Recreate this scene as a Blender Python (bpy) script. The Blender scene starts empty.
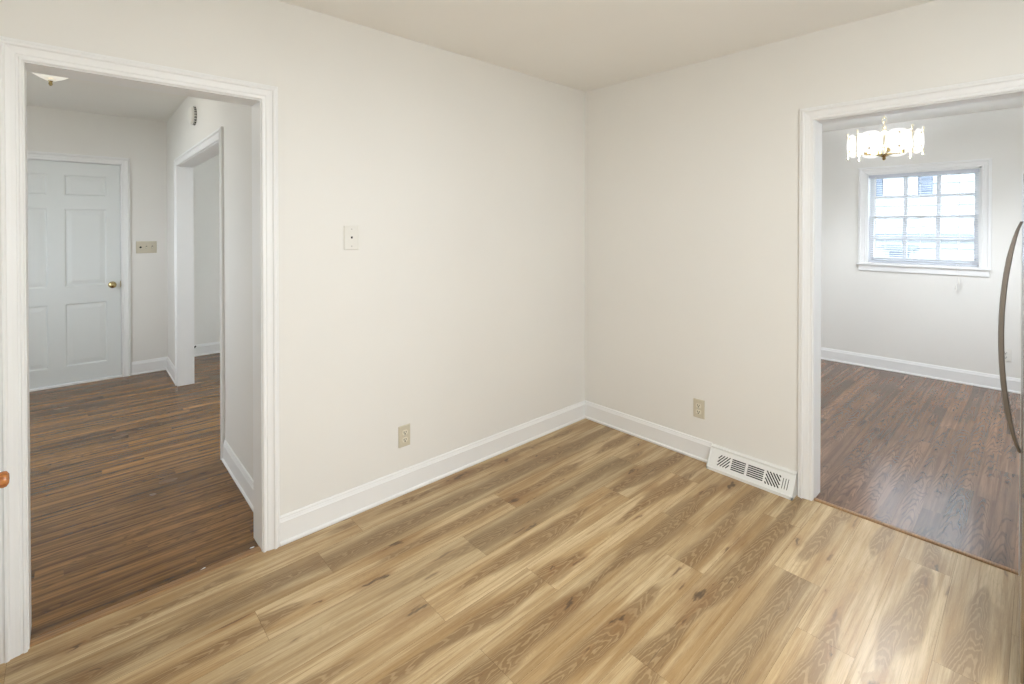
import bpy, bmesh, math, random
from mathutils import Vector, Matrix
R = math.radians
sc = bpy.context.scene
COL = sc.collection
random.seed(7)

# ------------------------------------------------------------------ camera, world, lights, exposure
cd = bpy.data.cameras.new('camera'); cam = bpy.data.objects.new('camera', cd); COL.objects.link(cam)
cam.location = (2.3032, -2.8624, 1.42776)
cam.rotation_euler = (R(90 - 0.5156), 0, R(47.4))
cd.sensor_width = 36; cd.lens = 484.63 / 1024 * 36; cd.shift_y = -110.44 / 1024
cd.clip_start = 0.02
sc.camera = cam

vs = sc.view_settings
vs.view_transform = 'Standard'; vs.look = 'None'; vs.exposure = 0.0; vs.gamma = 1.0; vs.use_curve_mapping = False
sc.cycles.use_denoising = True
sc.cycles.max_bounces = 10; sc.cycles.diffuse_bounces = 7; sc.cycles.glossy_bounces = 4
sc.cycles.transparent_max_bounces = 16
sc.cycles.sample_clamp_indirect = 6.0

w = bpy.data.worlds.new('overcast_sky'); sc.world = w; w.use_nodes = True
bg = w.node_tree.nodes['Background']
bg.inputs[0].default_value = (0.84, 0.92, 1.0, 1); bg.inputs[1].default_value = 10.0

def area(name, loc, rot, sx, sy, power, color, portal=False):
    l = bpy.data.lights.new(name, 'AREA'); l.shape = 'RECTANGLE'; l.size = sx; l.size_y = sy
    l.energy = power; l.color = color
    if portal: l.cycles.is_portal = True
    o = bpy.data.objects.new(name, l); COL.objects.link(o); o.location = loc; o.rotation_euler = rot
    return o
def point(name, loc, power, color, r):
    l = bpy.data.lights.new(name, 'POINT'); l.energy = power; l.color = color; l.shadow_soft_size = r
    o = bpy.data.objects.new(name, l); COL.objects.link(o); o.location = loc
    return o
# daylight comes through the seen window and unseen added openings: portals guide the sky light
area('daylight_dining', (1.52, 3.31, 1.5), (R(-90), 0, 0), 0.86, 0.90, 1, (1, 1, 1), True)
area('daylight_kitchen', (3.19, -1.95, 1.5), (R(90), 0, R(90)), 0.7, 0.76, 1, (1, 1, 1), True)
area('daylight_dining_side', (3.39, 1.75, 1.5), (R(90), 0, R(90)), 1.0, 1.1, 1, (1, 1, 1), True)
area('daylight_hall', (-2.1, -4.04, 1.5), (R(90), 0, 0), 0.9, 1.1, 1, (1, 1, 1), True)
area('daylight_front_room', (-2.2, 0.44, 1.35), (R(-90), 0, 0), 3.0, 2.1, 1, (1, 1, 1), True)
# two unseen kitchen fills, then the chandelier and hall lamps
point('kitchen_fill_light', (2.75, -1.75, 1.42), 35, (0.93, 0.975, 1.0), 0.14)  # unseen fill added to brighten walls and ceiling, no fixture
l = area('kitchen_down_fill', (2.62, -2.15, 2.40), (0, 0, 0), 0.4, 0.4, 27, (0.94, 0.98, 1.0)); l.data.shape = 'DISK'  # unseen downward fill added to brighten the floor, no fixture
point('chandelier_light', (1.522, 1.6, 2.05), 92, (0.86, 0.93, 1.0), 0.05)
point('hall_lamp_light', (-1.6, -2.925, 2.37), 18, (1.0, 0.94, 0.83), 0.09)

# ------------------------------------------------------------------ materials
def new_mat(name):
    m = bpy.data.materials.new(name); m.use_nodes = True
    nt = m.node_tree; b = nt.nodes['Principled BSDF']
    return m, nt, b
def N(nt, t, **kw):
    n = nt.nodes.new(t)
    for k, v in kw.items(): setattr(n, k, v)
    return n
def link(nt, a, b): nt.links.new(a, b)
def srgb(r, g, b):
    f = lambda c: (c / 255 / 12.92) if c / 255 <= 0.04045 else ((c / 255 + 0.055) / 1.055) ** 2.4
    return (f(r), f(g), f(b), 1)
def math_n(nt, op, a, b=None, c=None, clamp=False):
    n = N(nt, 'ShaderNodeMath', operation=op, use_clamp=clamp)
    for i, v in enumerate((a, b, c)):
        if v is None: continue
        if isinstance(v, (int, float)): n.inputs[i].default_value = v
        else: link(nt, v, n.inputs[i])
    return n.outputs[0]
def ramp01(nt, v, lo, hi):
    n = N(nt, 'ShaderNodeMapRange', interpolation_type='SMOOTHSTEP')
    link(nt, v, n.inputs[0]); n.inputs[1].default_value = lo; n.inputs[2].default_value = hi
    return n.outputs[0]
def mixc(nt, fac, a, b, mode='MIX'):
    n = N(nt, 'ShaderNodeMix', data_type='RGBA', blend_type=mode)
    for i, v in ((0, fac), (6, a), (7, b)):
        if isinstance(v, (int, float)): n.inputs[i].default_value = v
        elif isinstance(v, tuple): n.inputs[i].default_value = v
        else: link(nt, v, n.inputs[i])
    return n.outputs[2]
def noise(nt, vec, scale=1.0, detail=2.0, rough=0.5, dist=0.0):
    n = N(nt, 'ShaderNodeTexNoise'); link(nt, vec, n.inputs['Vector'])
    n.inputs['Scale'].default_value = scale; n.inputs['Detail'].default_value = detail
    n.inputs['Roughness'].default_value = rough; n.inputs['Distortion'].default_value = dist
    return n.outputs['Fac']
def scaled(nt, vec, s):
    n = N(nt, 'ShaderNodeVectorMath', operation='MULTIPLY'); link(nt, vec, n.inputs[0]); n.inputs[1].default_value = s
    return n.outputs[0]

def paint(name, col, rough=0.6, spec=0.3, bump=0.0, scale=220.0):
    m, nt, b = new_mat(name)
    tc = N(nt, 'ShaderNodeTexCoord')
    v = noise(nt, tc.outputs['Object'], 1.7, 3.0)
    k = ramp01(nt, v, 0.3, 0.7)
    dark = tuple(c * 0.985 for c in col[:3]) + (1,)
    link(nt, mixc(nt, k, dark, col), b.inputs['Base Color'])
    b.inputs['Roughness'].default_value = rough; b.inputs['Specular IOR Level'].default_value = spec
    if bump:
        h = noise(nt, tc.outputs['Object'], scale, 2.0)
        bn = N(nt, 'ShaderNodeBump'); bn.inputs['Strength'].default_value = bump; bn.inputs['Distance'].default_value = 0.001
        link(nt, h, bn.inputs['Height']); link(nt, bn.outputs[0], b.inputs['Normal'])
    return m
def metal(name, col, rough, aniso_streak=False):
    m, nt, b = new_mat(name)
    b.inputs['Base Color'].default_value = col; b.inputs['Metallic'].default_value = 1.0
    b.inputs['Roughness'].default_value = rough
    if aniso_streak:
        tc = N(nt, 'ShaderNodeTexCoord')
        v = noise(nt, scaled(nt, tc.outputs['Object'], (40, 40, 900)), 1.0, 2.0)
        r = N(nt, 'ShaderNodeMapRange'); link(nt, v, r.inputs[0]); r.inputs[3].default_value = rough - 0.05; r.inputs[4].default_value = rough + 0.08
        link(nt, r.outputs[0], b.inputs['Roughness'])
    return m
def plain(name, col, rough=0.5, spec=0.4):
    return paint(name, col, rough, spec)

WALL = paint('wall_paint', (0.80, 0.785, 0.75, 1), 0.55, 0.25, 0.12)
CEIL = paint('ceiling_paint', (0.87, 0.855, 0.82, 1), 0.8, 0.1, 0.1)
TRIM = paint('trim_paint', (0.85, 0.85, 0.845, 1), 0.42, 0.35)
DOORP = paint('door_paint', (0.74, 0.765, 0.755, 1), 0.4, 0.4)
IVORY = plain('ivory_plastic', srgb(204, 196, 176), 0.35)
IVORY2 = plain('pale_ivory_plastic', srgb(222, 216, 198), 0.3)
WHITEP = plain('white_plastic', srgb(228, 226, 220), 0.35)
DARK = plain('dark_slot', (0.015, 0.014, 0.013, 1), 0.6, 0.2)
REGM = paint('register_enamel', (0.80, 0.80, 0.775, 1), 0.35, 0.4)
BRASS = metal('brass', (0.50, 0.39, 0.19, 1), 0.25)
GLARE_BRASS = metal('glare_brass', (0.88, 0.80, 0.62, 1), 0.3)  # chandelier brass lightened in colour to carry its washed-out glare
STEEL = metal('brushed_steel', (0.46, 0.435, 0.41, 1), 0.22, True)
HANDLE = metal('bronze_steel', (0.20, 0.175, 0.15, 1), 0.35)
FRIDGE_SIDE = plain('fridge_side_enamel', srgb(66, 54, 46), 0.5)
BLACKR = plain('black_rubber', (0.02, 0.02, 0.02, 1), 0.6)
SCREW = metal('screw_steel', (0.55, 0.53, 0.50, 1), 0.4)

def emit_glass(name, col, strength, trans):
    m = bpy.data.materials.new(name); m.use_nodes = True; nt = m.node_tree
    nt.nodes.remove(nt.nodes['Principled BSDF']); out = nt.nodes['Material Output']
    e = N(nt, 'ShaderNodeEmission'); e.inputs[0].default_value = col; e.inputs[1].default_value = strength
    t = N(nt, 'ShaderNodeBsdfTransparent')
    mx = N(nt, 'ShaderNodeMixShader'); mx.inputs[0].default_value = trans
    link(nt, e.outputs[0], mx.inputs[1]); link(nt, t.outputs[0], mx.inputs[2]); link(nt, mx.outputs[0], out.inputs[0])
    return m
OPAL = emit_glass('lit_opal_glass', (1.0, 0.98, 0.95, 1), 1.15, 0.3)
DOME = emit_glass('lit_alabaster_glass', (1.0, 0.95, 0.82, 1), 0.85, 0.3)
BULB = emit_glass('lit_bulb', (1.0, 0.95, 0.88, 1), 3.0, 0.5)

def window_glass():
    m = bpy.data.materials.new('window_glass'); m.use_nodes = True; nt = m.node_tree
    nt.nodes.remove(nt.nodes['Principled BSDF']); out = nt.nodes['Material Output']
    t = N(nt, 'ShaderNodeBsdfTransparent'); t.inputs[0].default_value = (0.95, 0.97, 0.97, 1)
    g = N(nt, 'ShaderNodeBsdfGlossy'); g.inputs['Roughness'].default_value = 0.02
    mx = N(nt, 'ShaderNodeMixShader'); mx.inputs[0].default_value = 0.06
    link(nt, t.outputs[0], mx.inputs[1]); link(nt, g.outputs[0], mx.inputs[2]); link(nt, mx.outputs[0], out.inputs[0])
    return m
GLASS = window_glass()
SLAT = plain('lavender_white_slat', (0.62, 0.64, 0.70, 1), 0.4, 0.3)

def heart(nt, uv, loc, sep, A, B, width, drift, jit=2.2):
    """cathedral figure: arches phi = A (u-c)^2 + B v + noise; returns ring 0..1 and the heartwood mask"""
    s1 = N(nt, 'ShaderNodeSeparateXYZ'); link(nt, uv, s1.inputs[0]); v = s1.outputs[1]
    s2 = N(nt, 'ShaderNodeSeparateXYZ'); link(nt, loc, s2.inputs[0]); u = s2.outputs[0]
    low = noise(nt, scaled(nt, uv, (0.0, 0.8, 1)), 1.0, 1.0)
    c = math_n(nt, 'MULTIPLY', math_n(nt, 'SUBTRACT', low, 0.5), drift)
    w1 = noise(nt, scaled(nt, uv, (16, 2.6, 1)), 1.0, 2.0, 0.5)
    w2 = noise(nt, scaled(nt, uv, (70, 16, 1)), 1.0, 2.0, 0.5)
    d = math_n(nt, 'ADD', math_n(nt, 'SUBTRACT', u, c), math_n(nt, 'MULTIPLY', math_n(nt, 'SUBTRACT', w1, 0.5), 0.075))
    d2 = math_n(nt, 'MULTIPLY', d, d)
    phi = math_n(nt, 'ADD', math_n(nt, 'MULTIPLY', d2, A), math_n(nt, 'MULTIPLY', v, B))
    phi = math_n(nt, 'ADD', phi, math_n(nt, 'MULTIPLY', w1, 7.0))
    phi = math_n(nt, 'ADD', phi, math_n(nt, 'MULTIPLY', w2, jit))
    ring = math_n(nt, 'MULTIPLY_ADD', math_n(nt, 'SINE', math_n(nt, 'MULTIPLY', phi, 6.2832)), 0.5, 0.5)
    wv = noise(nt, scaled(nt, uv, (0.0, 1.7, 1)), 1.0, 1.5)
    ww = math_n(nt, 'MULTIPLY', ramp01(nt, math_n(nt, 'ADD', wv, math_n(nt, 'MULTIPLY', sep.outputs[2], 0.35)), 0.40, 0.85), width)
    ad = math_n(nt, 'ABSOLUTE', d)
    mask = math_n(nt, 'SUBTRACT', 1.0, ramp01(nt, math_n(nt, 'DIVIDE', ad, math_n(nt, 'ADD', ww, 0.002)), 0.62, 1.3))
    return ring, math_n(nt, 'MULTIPLY', mask, ramp01(nt, ww, 0.002, width*.35))

def lvp_material():
    m, nt, b = new_mat('oak_vinyl_plank')
    uv = N(nt, 'ShaderNodeUVMap', uv_map='UVMap').outputs[0]
    loc = N(nt, 'ShaderNodeUVMap', uv_map='PlankLocal').outputs[0]
    at = N(nt, 'ShaderNodeAttribute', attribute_name='tone')
    sep = N(nt, 'ShaderNodeSeparateColor'); link(nt, at.outputs['Color'], sep.inputs[0])
    lightv, greyv, fig = sep.outputs[0], sep.outputs[1], sep.outputs[2]
    ring, hm = heart(nt, uv, loc, sep, 2300.0, 12.0, 0.050, 0.10, 1.5)
    broad = noise(nt, scaled(nt, uv, (13, 1.3, 1)), 1.0, 2.5, 0.55, 0.4)
    streak = noise(nt, scaled(nt, uv, (115, 2.4, 1)), 1.0, 4.0, 0.65, 0.8)
    band = noise(nt, scaled(nt, uv, (44, 1.2, 1)), 1.0, 2.0, 0.5, 0.5)
    fine = noise(nt, scaled(nt, uv, (480, 12, 1)), 1.0, 3.0, 0.6)
    pores = noise(nt, scaled(nt, uv, (300, 26, 1)), 1.0, 2.0, 0.7)
    c = mixc(nt, ramp01(nt, broad, 0.32, 0.68), srgb(178, 145, 98), srgb(214, 190, 148))
    c = mixc(nt, math_n(nt, 'MULTIPLY', ramp01(nt, streak, 0.46, 0.68), 0.62), c, srgb(148, 110, 65))
    c = mixc(nt, math_n(nt, 'MULTIPLY', ramp01(nt, band, 0.50, 0.68), 0.42), c, srgb(146, 110, 66))
    c = mixc(nt, math_n(nt, 'MULTIPLY', ramp01(nt, band, 0.48, 0.32), 0.35), c, srgb(224, 202, 162))
    c = mixc(nt, math_n(nt, 'MULTIPLY', hm, 0.76), c, srgb(124, 92, 54))
    c = mixc(nt, math_n(nt, 'MULTIPLY', math_n(nt, 'MULTIPLY', hm, ramp01(nt, ring, 0.55, 1.0)), 0.55), c, srgb(190, 162, 122))
    crack = ramp01(nt, noise(nt, scaled(nt, uv, (95, 3.2, 1)), 1.0, 3.0, 0.6, 1.2), 0.63, 0.70)
    c = mixc(nt, math_n(nt, 'MULTIPLY', math_n(nt, 'MULTIPLY_ADD', hm, 0.55, 0.12), crack), c, srgb(92, 64, 36))
    c = mixc(nt, math_n(nt, 'MULTIPLY', math_n(nt, 'MULTIPLY', math_n(nt, 'SUBTRACT', 1.0, hm), ramp01(nt, ring, 0.6, 0.95)), 0.14), c, srgb(128, 94, 54))
    c = mixc(nt, math_n(nt, 'MULTIPLY', ramp01(nt, fine, 0.46, 0.74), 0.38), c, srgb(126, 92, 54))
    c = mixc(nt, math_n(nt, 'MULTIPLY', ramp01(nt, pores, 0.58, 0.72), 0.22), c, srgb(222, 200, 160))
    # knots with brown halos and cracks drawn out along the grain
    def knots(sx, sy, thresh, s0, s1, seed, stretch_halo, cc, ch, fc, fh):
        nonlocal c
        vo = N(nt, 'ShaderNodeTexVoronoi', voronoi_dimensions='2D')
        wv = N(nt, 'ShaderNodeVectorMath', operation='ADD'); link(nt, scaled(nt, uv, (sx, sy, 1)), wv.inputs[0])
        nz = N(nt, 'ShaderNodeTexNoise'); link(nt, scaled(nt, uv, (50, 14, 1)), nz.inputs['Vector']); nz.inputs['Scale'].default_value = 1.0; nz.inputs['Detail'].default_value = 4
        nn = N(nt, 'ShaderNodeVectorMath', operation='SUBTRACT'); link(nt, nz.outputs['Color'], nn.inputs[0]); nn.inputs[1].default_value = (0.5, 0.5, 0.5)
        link(nt, scaled(nt, nn.outputs[0], (0.32, 0.40, 0)), wv.inputs[1])
        ad = N(nt, 'ShaderNodeVectorMath', operation='ADD'); link(nt, wv.outputs[0], ad.inputs[0]); ad.inputs[1].default_value = (seed, seed*1.7, 0)
        link(nt, ad.outputs[0], vo.inputs['Vector']); vo.inputs['Scale'].default_value = 1.0
        sv = N(nt, 'ShaderNodeSeparateColor'); link(nt, vo.outputs['Color'], sv.inputs[0])
        on = math_n(nt, 'GREATER_THAN', sv.outputs[0], thresh)
        size = math_n(nt, 'MULTIPLY_ADD', sv.outputs[1], s1, s0)
        d = math_n(nt, 'DIVIDE', vo.outputs['Distance'], size)
        halo = math_n(nt, 'MULTIPLY', math_n(nt, 'SUBTRACT', 1.0, ramp01(nt, d, 0.4, stretch_halo)), on)
        core = math_n(nt, 'MULTIPLY', math_n(nt, 'SUBTRACT', 1.0, ramp01(nt, d, 0.30, 1.25)), on)
        c = mixc(nt, math_n(nt, 'MULTIPLY', halo, fh), c, ch)
        c = mixc(nt, math_n(nt, 'MULTIPLY', core, fc), c, cc)
    knots(5.0, 1.9, 0.45, 0.02, 0.075, 3.1, 5.5, srgb(70, 48, 30), srgb(136, 92, 46), 0.85, 0.50)
    knots(14.0, 2.2, 0.66, 0.02, 0.085, 17.3, 3.0, srgb(92, 62, 34), srgb(150, 104, 56), 0.70, 0.40)
    # per plank tone
    c = mixc(nt, math_n(nt, 'MULTIPLY', greyv, 0.55), c, srgb(172, 156, 124))
    br = N(nt, 'ShaderNodeMapRange'); link(nt, lightv, br.inputs[0]); br.inputs[3].default_value = 0.76; br.inputs[4].default_value = 1.10
    vm = N(nt, 'ShaderNodeVectorMath', operation='SCALE'); link(nt, c, vm.inputs[0]); link(nt, br.outputs[0], vm.inputs['Scale'])
    link(nt, vm.outputs[0], b.inputs['Base Color'])
    rr = N(nt, 'ShaderNodeMapRange'); link(nt, streak, rr.inputs[0]); rr.inputs[3].default_value = 0.27; rr.inputs[4].default_value = 0.38
    link(nt, rr.outputs[0], b.inputs['Roughness']); b.inputs['Specular IOR Level'].default_value = 0.5
    bn = N(nt, 'ShaderNodeBump'); bn.inputs['Strength'].default_value = 0.2; bn.inputs['Distance'].default_value = 0.0005
    link(nt, fine, bn.inputs['Height']); link(nt, bn.outputs[0], b.inputs['Normal'])
    return m
def dark_oak_material(name, pale, mid, deep, A, B, width, r0, r1, rk):
    m, nt, b = new_mat(name)
    uv = N(nt, 'ShaderNodeUVMap', uv_map='UVMap').outputs[0]
    loc = N(nt, 'ShaderNodeUVMap', uv_map='PlankLocal').outputs[0]
    at = N(nt, 'ShaderNodeAttribute', attribute_name='tone')
    sep = N(nt, 'ShaderNodeSeparateColor'); link(nt, at.outputs['Color'], sep.inputs[0])
    ring, hm = heart(nt, uv, loc, sep, A, B, width, 0.05, 0.7)
    streak = noise(nt, scaled(nt, uv, (38, 0.9, 1)), 1.0, 3.0, 0.6, 0.5)
    fine = noise(nt, scaled(nt, uv, (420, 12, 1)), 1.0, 3.0, 0.6)
    tcw = N(nt, 'ShaderNodeTexCoord').outputs['Object']
    blotch = noise(nt, scaled(nt, tcw, (2.6, 1.3, 1)), 1.0, 3.0, 0.55)
    c = mixc(nt, ramp01(nt, streak, 0.36, 0.66), pale, mid)
    c = mixc(nt, math_n(nt, 'MULTIPLY', ramp01(nt, fine, 0.45, 0.72), 0.30), c, deep)
    c = mixc(nt, math_n(nt, 'MULTIPLY', math_n(nt, 'MULTIPLY', hm, ramp01(nt, ring, 0.50, 1.0)), rk), c, deep)
    c = mixc(nt, math_n(nt, 'MULTIPLY', ramp01(nt, blotch, 0.50, 0.70), 0.40), c, deep)
    br = N(nt, 'ShaderNodeMapRange'); link(nt, sep.outputs[0], br.inputs[0]); br.inputs[3].default_value = 0.62; br.inputs[4].default_value = 1.32
    vm = N(nt, 'ShaderNodeVectorMath', operation='SCALE'); link(nt, c, vm.inputs[0]); link(nt, br.outputs[0], vm.inputs['Scale'])
    link(nt, vm.outputs[0], b.inputs['Base Color'])
    rr = N(nt, 'ShaderNodeMapRange'); link(nt, blotch, rr.inputs[0]); rr.inputs[3].default_value = r0; rr.inputs[4].default_value = r1
    link(nt, rr.outputs[0], b.inputs['Roughness']); b.inputs['Specular IOR Level'].default_value = 0.5
    bn = N(nt, 'ShaderNodeBump'); bn.inputs['Strength'].default_value = 0.05; bn.inputs['Distance'].default_value = 0.0004
    link(nt, fine, bn.inputs['Height']); link(nt, bn.outputs[0], b.inputs['Normal'])
    return m
def solid_wood(name, a, b_, rough, axis=(200, 6, 200)):
    m, nt, b = new_mat(name)
    tc = N(nt, 'ShaderNodeTexCoord')
    v = noise(nt, scaled(nt, tc.outputs['Object'], axis), 1.0, 3.0)
    link(nt, mixc(nt, ramp01(nt, v, 0.35, 0.7), a, b_), b.inputs['Base Color'])
    b.inputs['Roughness'].default_value = rough
    return m
LVP = lvp_material()
OAK = dark_oak_material('dark_stained_oak_strip', srgb(152, 110, 60), srgb(90, 61, 32), srgb(40, 26, 15), 2500.0, 9.0, 0.03, 0.18, 0.32, 0.40)
OAKD = dark_oak_material('brown_stained_oak_board', srgb(134, 102, 80), srgb(104, 77, 60), srgb(56, 41, 32), 1300.0, 8.0, 0.06, 0.14, 0.24, 0.55)
SUBFLOOR = plain('plank_underlayer', srgb(84, 62, 40), 0.8, 0.1)  # brown underlayer below the plank gaps
STRIPW = solid_wood('stained_strip_wood', srgb(164, 126, 84), srgb(122, 90, 56), 0.4)
KNOBW = solid_wood('orange_stained_wood', srgb(204, 134, 74), srgb(150, 82, 40), 0.25, (120, 30, 120))

# ------------------------------------------------------------------ mesh helpers
class MB:
    def __init__(s): s.v = []; s.f = []
    def quad(s, a, b, c, d):
        i = len(s.v); s.v += [tuple(a), tuple(b), tuple(c), tuple(d)]; s.f.append((i, i+1, i+2, i+3))
    def box(s, x0, x1, y0, y1, z0, z1):
        i = len(s.v)
        s.v += [(x0,y0,z0),(x1,y0,z0),(x1,y1,z0),(x0,y1,z0),(x0,y0,z1),(x1,y0,z1),(x1,y1,z1),(x0,y1,z1)]
        s.f += [tuple(i+k for k in q) for q in ((0,3,2,1),(4,5,6,7),(0,1,5,4),(1,2,6,5),(2,3,7,6),(3,0,4,7))]
    def loft(s, rings, closed=True, caps=True):
        i = len(s.v); n = len(rings[0])
        for r in rings: s.v += [tuple(p) for p in r]
        for k in range(len(rings)-1):
            for j in range(n if closed else n-1):
                a = i+k*n+j; b = i+k*n+(j+1) % n
                s.f.append((a, b, b+n, a+n))
        if caps and closed:
            s.f.append(tuple(i+j for j in reversed(range(n))))
            e = i+(len(rings)-1)*n; s.f.append(tuple(e+j for j in range(n)))
    def lathe(s, prof, o=(0,0,0), axis=(0,0,1), seg=28):
        a = Vector(axis).normalized(); q = Vector((0,0,1)).rotation_difference(a).to_matrix(); o = Vector(o)
        rings = []
        for r, h in prof:
            r = max(r, 1e-4)
            rings.append([o + q @ Vector((r*math.cos(2*math.pi*j/seg), r*math.sin(2*math.pi*j/seg), h)) for j in range(seg)])
        s.loft(rings)
    def tube(s, pts, r, seg=10, up=(0,0,1), rx=None):
        pts = [Vector(p) for p in pts]; rings = []
        for k, p in enumerate(pts):
            t = (pts[min(k+1, len(pts)-1)] - pts[max(k-1, 0)]).normalized()
            u = Vector(up)
            if abs(u.dot(t)) > 0.95: u = Vector((0,1,0)) if abs(t.y) < 0.9 else Vector((1,0,0))
            n1 = t.cross(u).normalized(); n2 = n1.cross(t).normalized()
            rr = r[k] if isinstance(r, (list, tuple)) else r
            r2 = rx if rx else rr
            rings.append([p + n1*r2*math.cos(2*math.pi*j/seg) + n2*rr*math.sin(2*math.pi*j/seg) for j in range(seg)])
        s.loft(rings)
    def torus(s, o, R_, r, axis=(0,0,1), seg=32, sg=8):
        q = Vector((0,0,1)).rotation_difference(Vector(axis).normalized()).to_matrix(); o = Vector(o)
        i = len(s.v)
        for a in range(seg):
            A = 2*math.pi*a/seg
            for b in range(sg):
                B = 2*math.pi*b/sg
                s.v.append(tuple(o + q @ Vector(((R_+r*math.cos(B))*math.cos(A), (R_+r*math.cos(B))*math.sin(A), r*math.sin(B)))))
        for a in range(seg):
            for b in range(sg):
                s.f.append((i+a*sg+b, i+((a+1) % seg)*sg+b, i+((a+1) % seg)*sg+(b+1) % sg, i+a*sg+(b+1) % sg))
    def build(s, name, mat, parent=None, smooth=False, bevel=0.0, origin=None):
        me = bpy.data.meshes.new(name); me.from_pydata(s.v, [], s.f); me.update()
        bm = bmesh.new(); bm.from_mesh(me); bmesh.ops.recalc_face_normals(bm, faces=bm.faces); bm.to_mesh(me); bm.free()
        me.materials.append(mat)
        o = bpy.data.objects.new(name, me); COL.objects.link(o)
        if origin is not None:
            me.transform(Matrix.Translation(-Vector(origin))); o.location = origin
        if parent: o.parent = parent
        if smooth:
            for p in me.polygons: p.use_smooth = True
            try: me.set_sharp_from_angle(angle=R(40))
            except Exception: pass
        if bevel:
            b = o.modifiers.new('bevel', 'BEVEL'); b.width = bevel; b.segments = 2; b.limit_method = 'ANGLE'; b.angle_limit = R(40)
        return o
def struct(o, label=None):
    o['kind'] = 'structure'
    return o
def tag(o, label, cat, group=None, kind=None):
    o['label'] = label; o['category'] = cat
    if group: o['group'] = group
    if kind: o['kind'] = kind
    return o
def thing(name, label, cat, loc=(0,0,0), rotz=0, group=None):
    o = bpy.data.objects.new(name, None); COL.objects.link(o); o.location = loc; o.rotation_euler = (0, 0, rotz)
    o.empty_display_size = 0.1
    return tag(o, label, cat, group)

# ------------------------------------------------------------------ floors
def planks(mb, uvs, tones, x0, x1, y0, y1, z, gap, tone):
    uo, vo = random.uniform(0, 12), random.uniform(0, 30)
    mb.quad((x0+gap, y0+gap, z), (x1-gap, y0+gap, z), (x1-gap, y1-gap, z), (x0+gap, y1-gap, z))
    h = (x1-x0)/2; tone = (*tone, (-h, h, h, -h))
    uvs += [(uo, vo), (uo+x1-x0, vo), (uo+x1-x0, vo+y1-y0), (uo, vo+y1-y0)]; tones += [tone]*4
def floor_obj(name, mb, uvs, tones, mat, sub):
    n = len(mb.f)
    mb.box(*sub); 
    me = bpy.data.meshes.new(name); me.from_pydata(mb.v, [], mb.f); me.update()
    me.materials.append(mat); me.materials.append(SUBFLOOR)
    me.uv_layers.new(name='UVMap'); me.uv_layers.new(name='PlankLocal'); me.color_attributes.new('tone', 'FLOAT_COLOR', 'CORNER'); ul = me.uv_layers['UVMap']; u2 = me.uv_layers['PlankLocal']; ca = me.color_attributes['tone']
    for i in range(len(uvs)):
        ul.data[i].uv = uvs[i]; ca.data[i].color = (*tones[i][:3], 1); u2.data[i].uv = (tones[i][3][i % 4], 0)
    for p in me.polygons: p.material_index = 0 if p.index < n else 1
    o = bpy.data.objects.new(name, me); COL.objects.link(o); o['kind'] = 'structure'
    return o
# kitchen: wide vinyl planks running along the left wall, end joints where the photo has them
W = 0.1735; X0 = -0.0085; LEN = 1.17
joints = [-1.845, -2.059, -1.185, -0.355, -0.690, -0.280, -0.670, -0.940, -0.310, -0.669, -0.95, -0.21, -0.77, -0.43, -1.02, -0.28, -0.61, -0.9]
tonemap = {  # (column, index from wall B): lightness, greyness, figure
    (0,0):(.42,.1,.2),(0,1):(.5,.1,.2),(0,2):(.72,.15,.1),(0,3):(.2,.1,.4),
    (1,0):(.25,.25,.9),(1,1):(.22,.2,.9),(1,2):(.62,.1,.5),
    (2,0):(.5,.1,.3),(2,1):(.6,.1,.35),(2,2):(.62,.1,.6),(2,3):(.5,.3,.2),
    (3,0):(.55,.3,.2),(3,1):(.22,.35,.8),(3,2):(.60,.55,.15),
    (4,0):(.42,.1,.4),(4,1):(.72,.1,.45),(4,2):(.72,.35,.2),
    (5,0):(.4,.1,.4),(5,1):(.75,.05,.35),(5,2):(.55,.1,.3),
    (6,0):(.5,.1,.5),(6,1):(.40,.1,.6),(6,2):(.35,.1,.9),
    (7,0):(.5,.1,.6),(7,1):(.48,.1,.4),(7,2):(.5,.1,.6),
    (8,0):(.3,.1,.5),(8,1):(.38,.1,.75),(8,2):(.5,.1,.5),
    (9,0):(.72,.3,.2),(9,1):(.35,.3,.8),(9,2):(.5,.3,.5),
    (10,0):(.8,.3,.2),(10,1):(.8,.3,.2),(11,0):(.6,.4,.4),(11,1):(.7,.35,.3),(12,0):(.6,.4,.3),(12,1):(.6,.4,.5),(13,0):(.65,.4,.3),(13,1):(.6,.4,.3)}
mb = MB(); uvs = []; tones = []
for k in range(18):
    x0 = X0 + k*W; x1 = x0 + W
    if x0 > 3.05: break
    y = 0.004; i = 0; j = joints[k]
    while y > -3.65:
        y2 = max(j, -3.65)
        t = tonemap.get((k, i), (random.uniform(.3, .7), random.uniform(.05, .35), random.uniform(.2, .8)))
        planks(mb, uvs, tones, x0, min(x1, 3.05), y2, y, 0.0, 0.0003, t)
        y = y2; j -= LEN; i += 1
floor_obj('floor', mb, uvs, tones, LVP, (-0.012, 3.05, -3.65, 0.004, -0.05, -0.001))
def strip_floor(name, x0, x1, y0, y1, wd, lightness, mat):
    mb = MB(); uvs = []; tones = []
    x = x0
    while x < x1 - 1e-4:
        xe = min(x + wd, x1); y = y1 + random.uniform(0, 1.0)
        while y > y0:
            ye = y - random.uniform(0.7, 1.9)
            a, b = max(ye, y0), min(y, y1)
            if b - a > 0.01:
                planks(mb, uvs, tones, x, xe, a, b, -0.004, 0.0004, (min(1, max(0, random.gauss(lightness, .2))), 0, random.random()))
            y = ye
        x = xe
    floor_obj(name, mb, uvs, tones, mat, (x0, x1, y0, y1, -0.05, -0.005))
strip_floor('floor_hall', -4.16, -0.050, -3.9, 0.3, 0.057, 0.5, OAK)
strip_floor('floor_dining', 0.0, 3.25, 0.012, 3.17, 0.083, 0.55, OAKD)
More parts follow.
